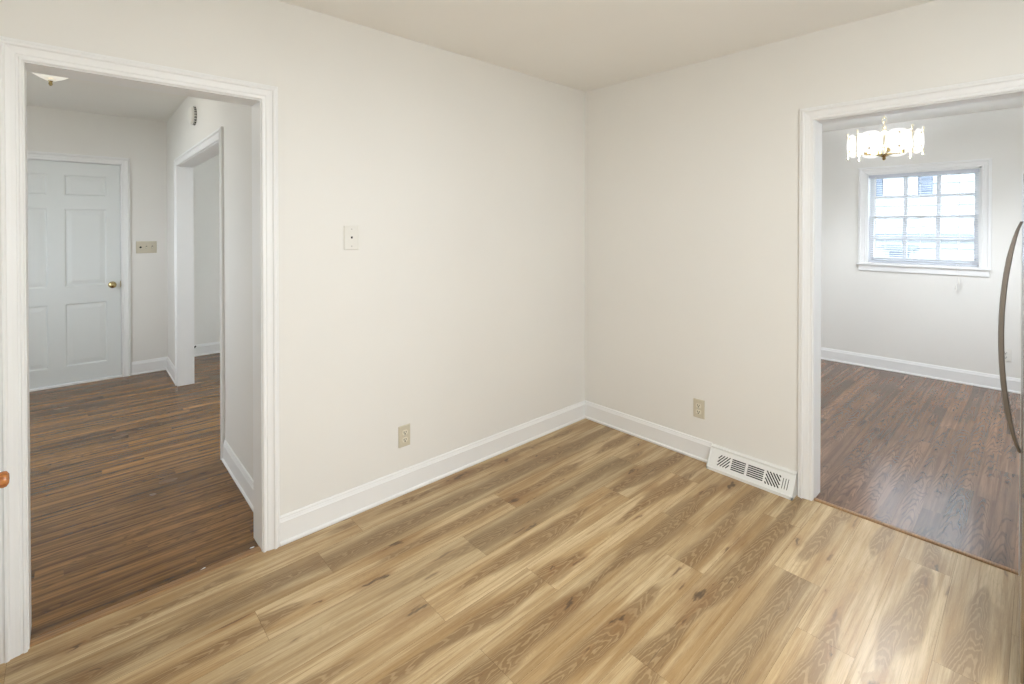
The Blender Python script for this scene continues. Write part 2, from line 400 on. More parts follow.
mb = MB(); mb.box(-0.048, -0.0095, -3.0, -2.2, -0.05, 0.004)
struct(mb.build('threshold_hall', STRIPW, bevel=0.003))
mb = MB(); mb.loft([[(x, 0.004, -0.02), (x, 0.034, -0.02), (x, 0.034, 0.003), (x, 0.028, 0.006), (x, 0.010, 0.006), (x, 0.004, 0.002)] for x in (1.49, 2.27)])
struct(mb.build('threshold_dining', STRIPW))

# ------------------------------------------------------------------ walls and ceiling
ZC = 2.50
TA = 0.133; TB = 0.12
YH = -2.165; XF = -3.625; YD = 3.17
def wall(name, boxes, mat=WALL):
    m = MB()
    for b in boxes: m.box(*b)
    return struct(m.build(name, mat))
LX0, LX1, LZ = -2.975, -2.225, 1.992         # rough opening in the left wall (y range)
wall('wall_left', [(-TA, 0, -3.9, LX0, 0, ZC), (-TA, 0, LX1, YD+0.14, 0, ZC), (-TA, 0, LX0, LX1, LZ, ZC)])
BX0, BX1 = 1.502, 2.268
wall('wall_right', [(0, BX0, 0, TB, 0, ZC), (BX1, 3.25, 0, TB, 0, ZC), (BX0, BX1, 0, TB, LZ, ZC)])
wall('wall_back', [(-0.0, 3.25, -3.79, -3.65, 0, ZC)])
wall('wall_fridge_side', [(3.05, 3.19, -3.65, -2.30, 0, ZC), (3.05, 3.19, -1.60, 0, 0, ZC), (3.05, 3.19, -2.30, -1.60, 0, 1.12), (3.05, 3.19, -2.30, -1.60, 1.88, ZC)])  # unseen window opening added as a kitchen light source
WX0, WX1, WZ0, WZ1 = 1.098, 1.958, 1.05, 1.978
wall('wall_dining', [(0, WX0, YD, YD+.14, 0, ZC), (WX1, 3.25, YD, YD+.14, 0, ZC), (WX0, WX1, YD, YD+.14, 0, WZ0), (WX0, WX1, YD, YD+.14, WZ1, ZC)])
wall('wall_dining_right', [(3.25, 3.39, 0, 1.25, 0, ZC), (3.25, 3.39, 2.25, YD+.14, 0, ZC), (3.25, 3.39, 1.25, 2.25, 0, .95), (3.25, 3.39, 1.25, 2.25, 2.05, ZC)])
OX0, OX1, OZ = -2.925, -1.125, 1.985
wall('wall_hall', [(OX1, -TA, YH, YH+.118, 0, ZC), (XF-.1, OX0, YH, YH+.118, 0, ZC), (OX0, OX1, YH, YH+.118, OZ, ZC)])
DY0, DY1 = -3.40, -2.468
wall('wall_entry', [(XF-.14, XF, DY1, YH+.13, 0, ZC), (XF-.14, XF, -3.9, DY0, 0, ZC), (XF-.14, XF, DY0, DY1, 2.03, ZC)])
wall('wall_hall_left', [(XF-.14, -2.55, -4.04, -3.9, 0, ZC), (-1.65, 0, -4.04, -3.9, 0, ZC), (-2.55, -1.65, -4.04, -3.9, 0, .95), (-2.55, -1.65, -4.04, -3.9, 2.05, ZC)])  # unseen window opening added to brighten the hall
wall('wall_front_room', [(-4.16, -4.02, YH+.05, 0.44, 0, ZC)])
wall('wall_front_room_end', [(-4.02, -3.7, 0.3, 0.44, 0, ZC), (-.7, -TA, 0.3, 0.44, 0, ZC), (-3.7, -.7, 0.3, 0.44, 0, 0.3), (-3.7, -.7, 0.3, 0.44, 2.4, ZC)])  # unseen window opening, enlarged and set close to brighten the front room
wall('wall_front_room_side', [(-4.02, XF-.14, YH+.0, YH+.13, 0, ZC)])
m = MB(); m.box(0, 3.05, -3.65, 0, 2.44, 2.62); struct(m.build('ceiling', CEIL))
m = MB(); m.box(-4.2, -TA, -4.05, .44, 2.485, 2.62); struct(m.build('ceiling_hall', CEIL))
m = MB(); m.box(0, 3.25, TB, YD, 2.458, 2.62); struct(m.build('ceiling_dining', CEIL))
m = MB(); m.box(-4.3, 3.5, -4.15, 4.05, 2.62, 2.70); struct(m.build('roof', TRIM))  # unseen roof slab, overhang added to shade the dining blind
ZH, ZD = 2.485, 2.458

# jamb linings
def jamb(name, boxes): return wall(name, boxes, TRIM)
jamb('trim_jamb_hall', [(-TA, 0.0, LX0, LX0+.012, 0, LZ-.0), (-TA, 0.0, LX1-.012, LX1, 0, LZ), (-TA, 0.0, LX0+.012, LX1-.012, LZ-.012, LZ)])
jamb('trim_jamb_dining', [(BX0, BX0+.012, 0, TB, 0, LZ), (BX1-.012, BX1, 0, TB, 0, LZ), (BX0+.012, BX1-.012, 0, TB, LZ-.012, LZ)])
jamb('trim_jamb_front_room', [(OX0, OX0+.015, YH-.0, YH+.118, 0, OZ), (OX1-.015, OX1, YH, YH+.118, 0, OZ), (OX0+.015, OX1-.015, YH, YH+.118, OZ-.015, OZ)])

# casings: moulded profile swept round three sides with mitred corners
CP = [(0,0),(0,.009),(.003,.012),(.009,.012),(.011,.0085),(.016,.0085),(.019,.0115),(.030,.0125),(.041,.015),(.043,.0195),(.046,.022),(.052,.022),(.0545,.0185),(.058,.0165),(.0635,.0165),(.066,.014),(.066,0)]
def casing(name, frame, a0, a1, z1, prof=CP, bottom=0.0, scale=1.0, dx=0.0, parent=None):
    """frame(a, t, z) -> world point; a along the wall, t out of the wall; opening a0..a1, height z1"""
    m = MB(); rings = []
    P = [(u*scale, t) for u, t in prof]
    rings.append([frame(a0-u, t, bottom) for u, t in P])
    rings.append([frame(a0-u, t, z1+u) for u, t in P])
    rings.append([frame(a1+u, t, z1+u) for u, t in P])
    rings.append([frame(a1+u, t, bottom) for u, t in P])
    m.loft(rings)
    o = m.build(name, TRIM, parent)
    return o if parent else struct(o)
fA = lambda a, t, z: (t, a, z)
fB = lambda a, t, z: (a, -t, z)
casing('trim_casing_hall', fA, LX0+.009, LX1-.009, LZ-.008)
casing('trim_casing_dining', fB, BX0+.009, BX1-.009, LZ-.008)
casing('trim_casing_front_room', lambda a, t, z: (a, YH-t, z), OX0+.012, OX1-.012, OZ-.010)
casing('trim_casing_dining_inner', lambda a, t, z: (a, TB+t, z), BX0+.006, BX1-.006, LZ-.006)

# baseboards
BP = [(0,0),(.018,0),(.0205,.006),(.019,.013),(.0145,.0165),(.0125,.018),(.0125,.098),(.0135,.101),(.0125,.104),(.0105,.108),(.0095,.113),(.0075,.117),(.0075,.122),(.005,.127),(0,.128)]
def base(name, pts, prof=BP, z=0.0):
    """pts: floor polyline with the room on the left-hand side of travel; mitred corners"""
    m = MB(); rings = []
    P = [Vector((p[0], p[1])) for p in pts]
    for k, p in enumerate(P):
        d0 = (P[k]-P[k-1]).normalized() if k > 0 else (P[1]-P[0]).normalized()
        d1 = (P[k+1]-P[k]).normalized() if k < len(P)-1 else d0
        n0 = Vector((-d0.y, d0.x)); n1 = Vector((-d1.y, d1.x))
        nn = (n0+n1); nn = nn/ (1+n0.dot(n1))
        rings.append([(p.x+nn.x*t, p.y+nn.y*t, h+z) for t, h in prof])
    m.loft(rings)
    return struct(m.build(name, TRIM))
base('baseboard_left', [(0, 0), (0, LX1+.058)])
base('baseboard_right', [(0.977, 0), (0, 0)])
base('baseboard_hall', [(-TA, YH), (OX1+.056, YH)], z=-.004)
base('baseboard_entry', [(OX0-.056, YH), (XF, YH), (XF, DY1+.012)], z=-.004)
base('baseboard_front_room', [(-4.02, 0.3), (-4.02, YH+.13)], z=-.004)
base('baseboard_dining', [(3.25, TB+.1), (3.25, YD), (0, YD), (0, TB)], z=-.004)

SKEW = Matrix.Translation((-TA, YH, 0)) @ Matrix.Rotation(R(-0.78), 4, 'Z') @ Matrix.Translation((TA, -YH, 0))
for n_ in ('wall_hall', 'trim_jamb_front_room', 'trim_casing_front_room', 'baseboard_hall', 'baseboard_entry'):
    bpy.data.objects[n_].data.transform(SKEW)
# ------------------------------------------------------------------ front door at the end of the hall
def panel_face(m, a0, a1, z0, z1, panels, fr):
    """flat face with raised-panel recesses; panels = (a0,a1,z0,z1); fr(a, depth, z)"""
    As = sorted({a0, a1, *[p[0] for p in panels], *[p[1] for p in panels]}); Zs = sorted({z0, z1, *[p[2] for p in panels], *[p[3] for p in panels]})
    for i in range(len(As)-1):
        for j in range(len(Zs)-1):
            ca, cz = (As[i]+As[i+1])/2, (Zs[j]+Zs[j+1])/2
            if any(p[0] < ca < p[1] and p[2] < cz < p[3] for p in panels): continue
            m.quad(fr(As[i],0,Zs[j]), fr(As[i+1],0,Zs[j]), fr(As[i+1],0,Zs[j+1]), fr(As[i],0,Zs[j+1]))
    for p in panels:
        rings = []
        for ins, dep in ((0,0),(.004,.001),(.013,.009),(.022,.009),(.050,.0035),(.052,.003)):
            rings.append([fr(p[0]+ins, dep, p[2]+ins), fr(p[1]-ins, dep, p[2]+ins), fr(p[1]-ins, dep, p[3]-ins), fr(p[0]+ins, dep, p[3]-ins)])
        m.loft(rings, caps=False)
        r = rings[-1]; m.quad(*r)
XD = XF - 0.012
m = MB()
dl, dr, zt = -3.375, -2.482, 2.016
pan = []
for a, b in ((dl+.095, dl+.390), (-2.876, -2.582)):
    for z0, z1 in ((.166, .735), (.885, 1.597), (1.714, 1.904)): pan.append((a, b, z0, z1))
panel_face(m, dl, dr, 0.018, zt, pan, lambda a, d, z: (XD-d, a, z))
m.quad((XD-.044, dl, .018), (XD-.044, dl, zt), (XD-.044, dr, zt), (XD-.044, dr, .018))
for a in (dl, dr): m.quad((XD, a, .018), (XD, a, zt), (XD-.044, a, zt), (XD-.044, a, .018))
for z in (.018, zt): m.quad((XD, dl, z), (XD, dr, z), (XD-.044, dr, z), (XD-.044, dl, z))
door = struct(m.build('door_1', DOORP))
m = MB(); m.lathe([(0,0),(.031,0),(.031,.003),(.026,.008),(.012,.011),(.011,.030),(.018,.036),(.027,.045),(.029,.054),(.026,.063),(.016,.069),(0,.071)], (XD, -2.545, .883), (1,0,0))
m.build('door_knob', BRASS, door, smooth=True)
m = MB(); m.box(XD-.03, XD+.0015, dr-.004, dr, .855, .915); m.build('latch_plate', BRASS, door)
jamb('trim_jamb_entry', [(XF-.14, XF, DY0, DY0+.018, 0, 2.03), (XF-.14, XF, DY1-.012, DY1, 0, 2.03), (XF-.14, XF, DY0, DY1, 2.020, 2.03), (XF-.10, XF-.058, DY0, DY1, 1.98, 2.03), (XF-.10, XF-.058, DY1-.04, DY1, 0, 2.03), (XF-.10, XF-.058, DY0, DY0+.04, 0, 2.03)])  # includes unseen stop boards added behind the door to block leaking light
casing('trim_casing_entry', lambda a, t, z: (XF+t, a, z), DY0+.014, DY1-.008, 2.024, scale=1.0, bottom=-.004)
m = MB(); m.box(XF-.14, XF+.004, DY0, DY1, -.005, .014); struct(m.build('threshold_entry', TRIM, bevel=.003))

# ------------------------------------------------------------------ dining window
win = bpy.data.objects.new('window_1', None); COL.objects.link(win); win['kind'] = 'structure'; win.location = (1.52, YD, 1.05)
def wpart(mb, name, mat, bevel=0.0, parent=None):
    o = mb.build(name, mat, None, bevel=bevel); o.parent = parent or win
    o.matrix_parent_inverse = Matrix.Translation(-Vector((1.52, YD, 1.05))) if parent is None else Matrix.Identity(4)
    return o
YS = YD + 0.07
m = MB()
m.box(WX0, WX0+.02, YD+.0, YD+.14, WZ0, WZ1); m.box(WX1-.02, WX1, YD, YD+.14, WZ0, WZ1); m.box(WX0, WX1, YD, YD+.14, WZ1-.02, WZ1); m.box(WX0, WX1, YD+.03, YD+.14, WZ0, WZ0+.02)
wpart(m, 'window_frame', TRIM)
def sash(name, x0, x1, z0, z1, y, bot, top):
    m = MB(); st = .038
    m.box(x0, x0+st, y, y+.034, z0, z1); m.box(x1-st, x1, y, y+.034, z0, z1)
    m.box(x0+st, x1-st, y, y+.034, z0, z0+bot); m.box(x0+st, x1-st, y, y+.034, z1-top, z1)
    gx0, gx1, gz0, gz1 = x0+st, x1-st, z0+bot, z1-top
    s = wpart(m, name, TRIM, .003)
    mm = MB()
    for k in (1, 2):
        xx = gx0 + (gx1-gx0)*k/3; mm.box(xx-.016, xx+.016, y+.005, y+.029, gz0, gz1)
    zz = (gz0+gz1)/2; mm.box(gx0, gx1, y+.006, y+.028, zz-.015, zz+.015)
    mo = mm.build('muntin_grid', TRIM, s); mo.parent = s
    g = MB(); g.box(gx0-.004, gx1+.004, y+.015, y+.019, gz0-.004, gz1+.004)
    g.build('pane', GLASS, s)
    return s
sash('upper_sash', WX0+.02, WX1-.02, 1.512, WZ1-.02, YS+.036, .028, .034)
sl = sash('lower_sash', WX0+.02, WX1-.02, WZ0+.02, 1.540, YS, .058, .028)
m = MB(); m.box(1.49, 1.55, YS-.012, YS+.01, 1.528, 1.548); m.build('sash_lock', WHITEP, sl, bevel=.003)
m = MB(); m.box(1.030, 2.020, YD-.045, YD+.03, WZ0-.006, WZ0+.012); wpart(m, 'window_sill', TRIM, .006)
m = MB(); m.box(1.045, 2.008, YD-.018, YD, .985, WZ0-.006); wpart(m, 'apron', TRIM, .004)
o = casing('window_casing', lambda a, t, z: (a, YD-t, z), WX0+.006, WX1-.006, WZ1-.006, bottom=WZ0+.012, scale=1.0, parent=win)
o.matrix_parent_inverse = Matrix.Translation(-Vector((1.52, YD, 1.05)))
# mini blind inside the opening, slats open
bl = thing('window_blind', 'white mini blind with open slats hanging inside the dining room window', 'blind', (1.52, YD+.035, WZ1-.02))
def bpart(mb, name, mat, bevel=0.0):
    o = mb.build(name, mat, None, bevel=bevel); o.parent = bl; o.matrix_parent_inverse = Matrix.Translation(-bl.location); return o
bx0, bx1, by = WX0+.026, WX1-.026, YD+.035
m = MB(); m.box(bx0-.004, bx1+.004, by-.014, by+.014, WZ1-.052, WZ1-.021); bpart(m, 'headrail', SLAT, .002)
m = MB(); m.box(bx0, bx1, by-.013, by+.013, WZ0+.022, WZ0+.036); bpart(m, 'bottom_rail', SLAT, .003)
m = MB(); n = 38; zA, zB = WZ0+.052, WZ1-.062
for k in range(n):
    z = zA + (zB-zA)*k/(n-1); c = .0015
    m.loft([[(x, by-.0125, z-.0018), (x, by, z+c), (x, by+.0125, z+.0018), (x, by+.0125, z+.0014), (x, by, z+c-.0005), (x, by-.0125, z-.0022)] for x in (bx0, bx1)])
bpart(m, 'slats', SLAT)
m = MB()
for x in (bx0+.13, (bx0+bx1)/2, bx1-.13):
    for dy in (-.0132, .0132): m.box(x-.0007, x+.0007, by+dy-.0005, by+dy+.0005, WZ0+.03, WZ1-.05)
bpart(m, 'ladder_cords', WHITEP)
m = MB(); m.tube([(bx0+.055, by-.022, WZ1-.045), (bx0+.055, by-.022, 1.17)], .0038, 6); bpart(m, 'tilt_wand', WHITEP)
m = MB()
for dx, zb in ((-.006, .86), (.010, .91)):
    pts = [(1.80+dx, by-.018, WZ1-.05), (1.80+dx*.8, by-.018, 1.2), (1.80+dx, by-.030, 1.09), (1.80+dx, by-.092, 1.062), (1.80+dx*1.3, by-.092, zb+.05)]
    m.tube(pts, .0012, 5)
    m.lathe([(.002,.05),(.004,.046),(.008,.012),(.0075,.002),(.003,0)], (1.80+dx*1.3, by-.092, zb), seg=12)
bpart(m, 'lift_cord', WHITEP)

# ------------------------------------------------------------------ neighbour's house outside the window
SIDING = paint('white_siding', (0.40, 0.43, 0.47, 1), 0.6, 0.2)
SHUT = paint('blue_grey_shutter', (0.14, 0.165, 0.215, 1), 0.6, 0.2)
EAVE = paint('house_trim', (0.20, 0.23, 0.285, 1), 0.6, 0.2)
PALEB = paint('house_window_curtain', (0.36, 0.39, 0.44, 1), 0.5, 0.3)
GRASS = paint('lawn', (0.17, 0.175, 0.15, 1), 0.9, 0.1)
HY = 7.2
hs = thing('neighbour_house', 'white clapboard house next door seen through the dining room window blind', 'house', (0, HY, -0.6))
def hpart(mb, name, mat, bevel=0.0):
    o = mb.build(name, mat, None, bevel=bevel); o.parent = hs; o.matrix_parent_inverse = Matrix.Translation(-hs.location); return o
m = MB(); z = -.6
while z < 2.6:
    m.loft([[(x, HY, z), (x, HY-.022, z), (x, HY-.004, z+.17), (x, HY, z+.17)] for x in (-1.6, 5.5)]); z += .17
m.box(-1.6, 5.5, HY, HY+4, -.6, 2.7)
hpart(m, 'siding', SIDING)
m = MB(); m.loft([[(x, HY-.25, 2.68), (x, HY-.25, 2.78), (x, HY+2, 3.05), (x, HY+4.3, 2.78), (x, HY+4.3, 2.68)] for x in (-1.8, 5.7)]); hpart(m, 'roof', EAVE)
for (xa, xb, za, zb) in ((.54, .99, 1.93, 2.6), (.59, .93, -.3, 1.08)):
    m = MB(); m.box(xa, xb, HY-.05, HY-.005, za, zb); wi = hpart(m, 'house_window', SIDING)
    m = MB(); m.box(xa+.04, xb-.04, HY-.056, HY-.05, za+.05, zb-.05); g = m.build('pane', SHUT if za < 0 else PALEB, wi)
    g.parent = wi; g.matrix_parent_inverse = Matrix.Identity(4)
for (xa, xb) in ((.30, .53), (1.0, 1.165)):
    m = MB(); m.box(xa, xb, HY-.05, HY-.005, 1.95, 2.58)
    for k in range(9): m.box(xa+.04, xb-.04, HY-.058, HY-.05, 2.0+k*.062, 2.04+k*.062)
    hpart(m, 'shutter', SHUT)
m = MB(); m.box(-1.6, 5.5, HY-.06, HY-.005, 1.23, 1.34); m.box(.53, 1.0, HY-.10, HY-.005, 1.08, 1.135); hpart(m, 'belt_board', EAVE)
m = MB(); m.box(-14, 14, -14, 14, -.75, -.6); struct(m.build('ground', GRASS))  # unseen ground added to bounce light towards the windows

# ------------------------------------------------------------------ chandelier
CX, CY = 1.522, 1.6
ch = thing('chandelier', 'brass framed drum chandelier with lit oval glass panels in the dining room', 'chandelier', (CX, CY, ZD))
def cpart(mb, name, mat, smooth=False):
    o = mb.build(name, mat, None, smooth=smooth); o.parent = ch; o.matrix_parent_inverse = Matrix.Translation(-ch.location); return o
m = MB(); m.lathe([(0,0),(.062,0),(.062,-.008),(.045,-.022),(.012,-.03),(0,-.034)], (CX, CY, ZD)); cpart(m, 'canopy', BRASS, True)
m = MB(); z = ZD - .036; k = 0
while z > 2.17:
    ax = (1,0,0) if k % 2 else (0,1,0)
    i0 = len(m.v); m.torus((0,0,0), .013, .0026, ax, 14, 6)
    for i in range(i0, len(m.v)):
        x, y, zz = m.v[i]; m.v[i] = (CX+x, CY+y, z+zz*1.45-.014)
    z -= .031; k += 1
cpart(m, 'chain', GLARE_BRASS, True)
m = MB(); m.lathe([(0,.04),(.006,.04),(.006,0),(.016,-.004),(.020,-.012),(.012,-.02),(.006,-.024),(.006,-.19),(0,-.19)], (CX, CY, 2.145)); cpart(m, 'stem', GLARE_BRASS, True)
NF = 8; RC = .222; ph0 = R(-80.07 + 22.5)
zt_, zb_ = 2.122, 1.966
m = MB()
for k in range(NF):
    a = ph0 + 2*math.pi*(k+.5)/NF; a2 = a + 2*math.pi/NF
    p = Vector((CX+RC*math.cos(a), CY+RC*math.sin(a), 0)); q = Vector((CX+RC*math.cos(a2), CY+RC*math.sin(a2), 0))
    m.tube([(p.x, p.y, zb_-.012), (p.x, p.y, zt_+.012)], .0045, 8)
    m.lathe([(0,-.012),(.006,-.010),(.008,-.003),(.006,.004),(0,.006)], (p.x, p.y, zb_-.012), seg=10)
    m.lathe([(0,-.006),(.006,-.004),(.008,.003),(.006,.010),(0,.012)], (p.x, p.y, zt_+.012), seg=10)
    for z in (zb_+.026, zt_-.026): m.tube([(p.x, p.y, z), (q.x, q.y, z)], .003, 6)
    m.tube([(p.x, p.y, zt_-.01), (CX, CY, zt_-.0)], .003, 6)
cpart(m, 'frame', GLARE_BRASS, True)
for k in range(NF):
    a = ph0 + 2*math.pi*k/NF; ap = RC*math.cos(math.pi/NF) + .006
    n_ = Vector((math.cos(a), math.sin(a), 0)); t_ = Vector((-math.sin(a), math.cos(a), 0)); c_ = Vector((CX, CY, (zt_+zb_)/2)) + n_*ap
    m = MB(); r0 = []; r1 = []; r2 = []
    for j in range(32):
        b = 2*math.pi*j/32; s_ = lambda v: math.copysign(abs(v)**.82, v)
        u, v = .080*s_(math.cos(b)), .078*s_(math.sin(b))
        r0.append(c_+t_*u+Vector((0,0,v))); r1.append(c_+t_*u*.97+Vector((0,0,v*.97))+n_*.004); r2.append(c_+t_*u*.5+Vector((0,0,v*.5))+n_*.010)
    m.loft([r0, r1, r2]); gp = cpart(m, 'glass_panel', OPAL, True)
    for z in (-.048, .048):
        m = MB(); m.lathe([(0,.012),(.004,.011),(.006,.007),(.004,.004),(0,.003)], tuple(c_+Vector((0,0,z))+n_*.004), tuple(n_), seg=10)
        b_ = m.build('glass_clip', BRASS, gp, smooth=True); b_.parent = gp
m = MB(); m.lathe([(0,.02),(.05,.016),(.054,.010),(.03,.0),(.012,-.008),(.009,-.014),(.013,-.02),(.009,-.028),(0,-.032)], (CX, CY, 1.955)); cpart(m, 'finial', BRASS, True)
for k in range(4):
    a = k*math.pi/2 + .4; px, py = CX+.11*math.cos(a), CY+.11*math.sin(a)
    m = MB(); m.tube([(CX, CY, 1.968), (px, py, 1.972)], .004, 6); m.lathe([(.012,0),(.012,.04),(.010,.042)], (px, py, 1.972), seg=12); cpart(m, 'lamp_arm', BRASS, True)
    m = MB(); m.lathe([(.008,0),(.014,.02),(.017,.035),(.012,.055),(.003,.075)], (px, py, 2.014), seg=14); cpart(m, 'bulb', BULB, True)

# ------------------------------------------------------------------ hall ceiling light
def flush_light(name, label, x, y, z_tip, r, mat):
    t = thing(name, label, 'ceiling light', (x, y, ZH))
    d = ZH - z_tip
    def pp(mb, nm, mt):
        o = mb.build(nm, mt, t, smooth=True); return o
    m = MB(); m.lathe([(0,0),(r*.55,0),(r*.55,-.02),(r*.5,-.03),(0,-.03)]); pp(m, 'ceiling_pan', WHITEP)
    m = MB(); g = d-.06
    m.lathe([(r,-.035),(r*1.02,-.042),(r*.97,-.052),(r*.80,-.035-g*.45),(r*.55,-.035-g*.70),(r*.32,-.035-g*.86),(r*.12,-.035-g*.97),(0,-.035-g)], seg=40); pp(m, 'glass_dome', mat)
    m = MB(); m.lathe([(0,.010),(.024,.006),(.026,0),(.012,-.008),(.007,-.016),(.010,-.024),(.007,-.034),(0,-.038)], (0,0,-d+.036)); pp(m, 'finial', BRASS)
    return t
flush_light('ceiling_light', 'alabaster glass dome ceiling light with brass finial in the hallway', -1.6, -2.925, 2.252, .185, DOME)

# ------------------------------------------------------------------ wall plates
def plate_frame(o, loc, rotz): o.location = loc; o.rotation_euler = (0, 0, rotz)
def rounded_plate(m, w, h, t):
    m.loft([[(-w/2, 0, -h/2), (w/2, 0, -h/2), (w/2, 0, h/2), (-w/2, 0, h/2)],
            [(-w/2, -t*.5, -h/2), (w/2, -t*.5, -h/2), (w/2, -t*.5, h/2), (-w/2, -t*.5, h/2)],
            [(-w/2+.004, -t, -h/2+.004), (w/2-.004, -t, -h/2+.004), (w/2-.004, -t, h/2-.004), (-w/2+.004, -t, h/2-.004)]])
def outlet(label, loc, rotz, IVORY=IVORY, IVORY2=IVORY2):
    t = thing('outlet', label, 'electrical outlet', loc, rotz, 'duplex outlets low on the walls')
    m = MB(); rounded_plate(m, .070, .114, .006); m.build('cover_plate', IVORY, t)
    for dz in (.0195, -.0195):
        m = MB(); ring = []
        for k, y in ((1.0, -.0055), (1.0, -.0085), (.92, -.0095)):
            pts = []
            for j in range(24):
                b = 2*math.pi*j/24; x = .0172*math.cos(b)*k; z = max(-.0125, min(.0125, .0172*math.sin(b)))*k
                pts.append((x, y, z+dz))
            ring.append(pts)
        m.loft(ring); rc = m.build('receptacle', IVORY2, t)
        m = MB()
        for x, hh in ((-.0062, .0048), (.0062, .0040)): m.box(x-.0017, x+.0017, -.0100, -.0090, dz+.003-hh, dz+.003+hh)
        m.lathe([(.0036,0),(.0036,.0008)], (0, -.0093, dz-.0068), (0,-1,0), seg=10)
        m.build('slots', DARK, rc)
    m = MB(); m.lathe([(.0035,0),(.003,.0012),(0,.0014)], (0, -.006, 0), (0,-1,0), seg=12); m.build('screw', SCREW, t)
    return t
outlet('ivory duplex outlet on the left wall, below the white phone plate', (0, -1.532, .307), R(90))
outlet('ivory duplex outlet on the wall above the white floor register', (.893, 0, .311), 0)
outlet('white outlet on the dining room wall, partly behind the curved fridge handle', (2.113, YD, .312), 0, WHITEP, WHITEP)
t = thing('phone_plate', 'white wall plate with a single small jack, high on the left wall', 'wall plate', (0, -1.826, 1.376), R(90))
m = MB(); rounded_plate(m, .076, .120, .008); m.build('cover_plate', WHITEP, t)
m = MB(); m.box(-.0075, .0075, -.0088, -.0075, -.007, .009); jk = m.build('jack_surround', WHITEP, t)
m = MB(); m.box(-.0045, .0045, -.0092, -.0086, -.004, .006); m.build('jack', DARK, jk)
for z in (.042, -.042):
    m = MB(); m.lathe([(.0035,0),(.003,.0012),(0,.0014)], (0, -.008, z), (0,-1,0), seg=12); m.build('screw', SCREW, t)
t = thing('light_switch', 'ivory three-gang switch plate beside the white hall door', 'light switch', (XF, -2.285, 1.232), R(90))
m = MB(); rounded_plate(m, .164, .116, .006); m.build('cover_plate', IVORY, t)
for x in (0, .046):
    m = MB(); m.box(x-.005, x+.005, -.0065, -.005, -.012, .012); tg = m.build('toggle', DARK, t)
    m = MB(); m.loft([[(x-.004, -.006, -.004), (x+.004, -.006, -.004), (x+.004, -.006, .006), (x-.004, -.006, .006)], [(x-.003, -.017, -.011), (x+.003, -.017, -.011), (x+.003, -.017, -.005), (x-.003, -.017, -.005)]]); m.build('lever', IVORY2, tg)
m = MB(); m.lathe([(.009,0),(.008,.006),(.004,.007),(0,.007)], (-.046, -.006, 0), (0,-1,0), seg=16); m.build('dimmer_stub', DARK, t)
for x in (-.046, 0, .046):
    for z in (.03, -.03):
        m = MB(); m.lathe([(.0032,0),(.0028,.0012),(0,.0014)], (x, -.006, z), (0,-1,0), seg=10); m.build('screw', SCREW, t)

# ------------------------------------------------------------------ smoke alarm on the hall wall
t = thing('smoke_alarm', 'round white smoke alarm high on the hallway wall above the opening', 'smoke alarm', (-2.02, YH + .0257, 2.268))
m = MB(); m.lathe([(.060,0),(.068,.003),(.069,.012),(.066,.014),(.066,.020),(.067,.022),(.064,.034),(.050,.042),(.02,.045),(0,.045)], (0,0,0), (0,-1,0), seg=40); m.build('body', WHITEP, t, smooth=True)
m = MB()
for k in range(20):
    a = 2*math.pi*k/20; c_, s_ = math.cos(a), math.sin(a); r_ = .0690
    p = Vector((r_*c_, 0, r_*s_)); tt = Vector((-s_, 0, c_)); n_ = Vector((c_, 0, s_))
    q = [p+tt*.007+Vector((0,-.003,0)), p-tt*.007+Vector((0,-.003,0)), p-tt*.0068+Vector((0,-.016,0))-n_*.002, p+tt*.0068+Vector((0,-.016,0))-n_*.002]
    m.loft([[v-n_*.004 for v in q], [v+n_*.0008 for v in q]])
m.build('vents', DARK, t)

# ------------------------------------------------------------------ door stop on the front-room baseboard
t = thing('door_stop', 'small dark spring door stop on the front room baseboard beyond the hall', 'door stop', (-4.007, -1.83, .10))
m = MB(); m.lathe([(.011,0),(.011,.004),(.006,.006)], (0,0,0), (1,0,.25), seg=14); m.build('base', BLACKR, t)
m = MB(); pts = []
for k in range(90):
    a = k*.62; pts.append((.005+k*.0006, .0055*math.cos(a), .0055*math.sin(a)+.001+k*.00022))
m.tube(pts, .0012, 5); m.build('spring', BLACKR, t)
m = MB(); m.lathe([(.006,0),(.0075,.004),(.0075,.012),(.004,.015)], (.058,0,.020), (1,0,.3), seg=14); m.build('tip', BLACKR, t)

# ------------------------------------------------------------------ baseboard register (heat vent)
t = thing('floor_register', 'white enamel baseboard heat register beside the dining doorway', 'floor register', (.984, 0, 0))
RW = .450; RH = .116
BOT, TOPD = .078, .016       # depth at floor and at top
def slot_boxes():
    """(centre u, centre s, length, width, angle) on the sloped face; u along, s up the slope"""
    L = []
    def hatch(u0, u1, s0, s1, an, pitch, wd):
        c, sn = math.cos(an), math.sin(an); cu, cs = (u0+u1)/2, (s0+s1)/2
        for k in range(-12, 13):
            o = (k+.5)*pitch; pu, ps = cu - sn*o, cs + c*o; t0, t1 = -9, 9
            for p_, d_, lo, hi in ((pu, c, u0, u1), (ps, sn, s0, s1)):
                if abs(d_) < 1e-6:
                    if not lo < p_ < hi: t0, t1 = 1, 0
                    continue
                a_, b_ = sorted(((lo-p_)/d_, (hi-p_)/d_)); t0, t1 = max(t0, a_), min(t1, b_)
            if t1-t0 > .010: L.append((pu+c*(t0+t1)/2, ps+sn*(t0+t1)/2, t1-t0, wd, an))
    hatch(.050, .116, .024, .086, R(52), .0125, .0060)
    for k in range(6): L.append((.165, .029+k*.0108, .076, .0062, 0))
    for k in range(6): L.append((.258, .029+k*.0108, .086, .0062, 0))
    hatch(.312, .386, .020, .088, R(-52), .0125, .0066)
    for i in range(3): L.append((.399+i*.0125, .053, .056, .0036, R(88)))
    return L
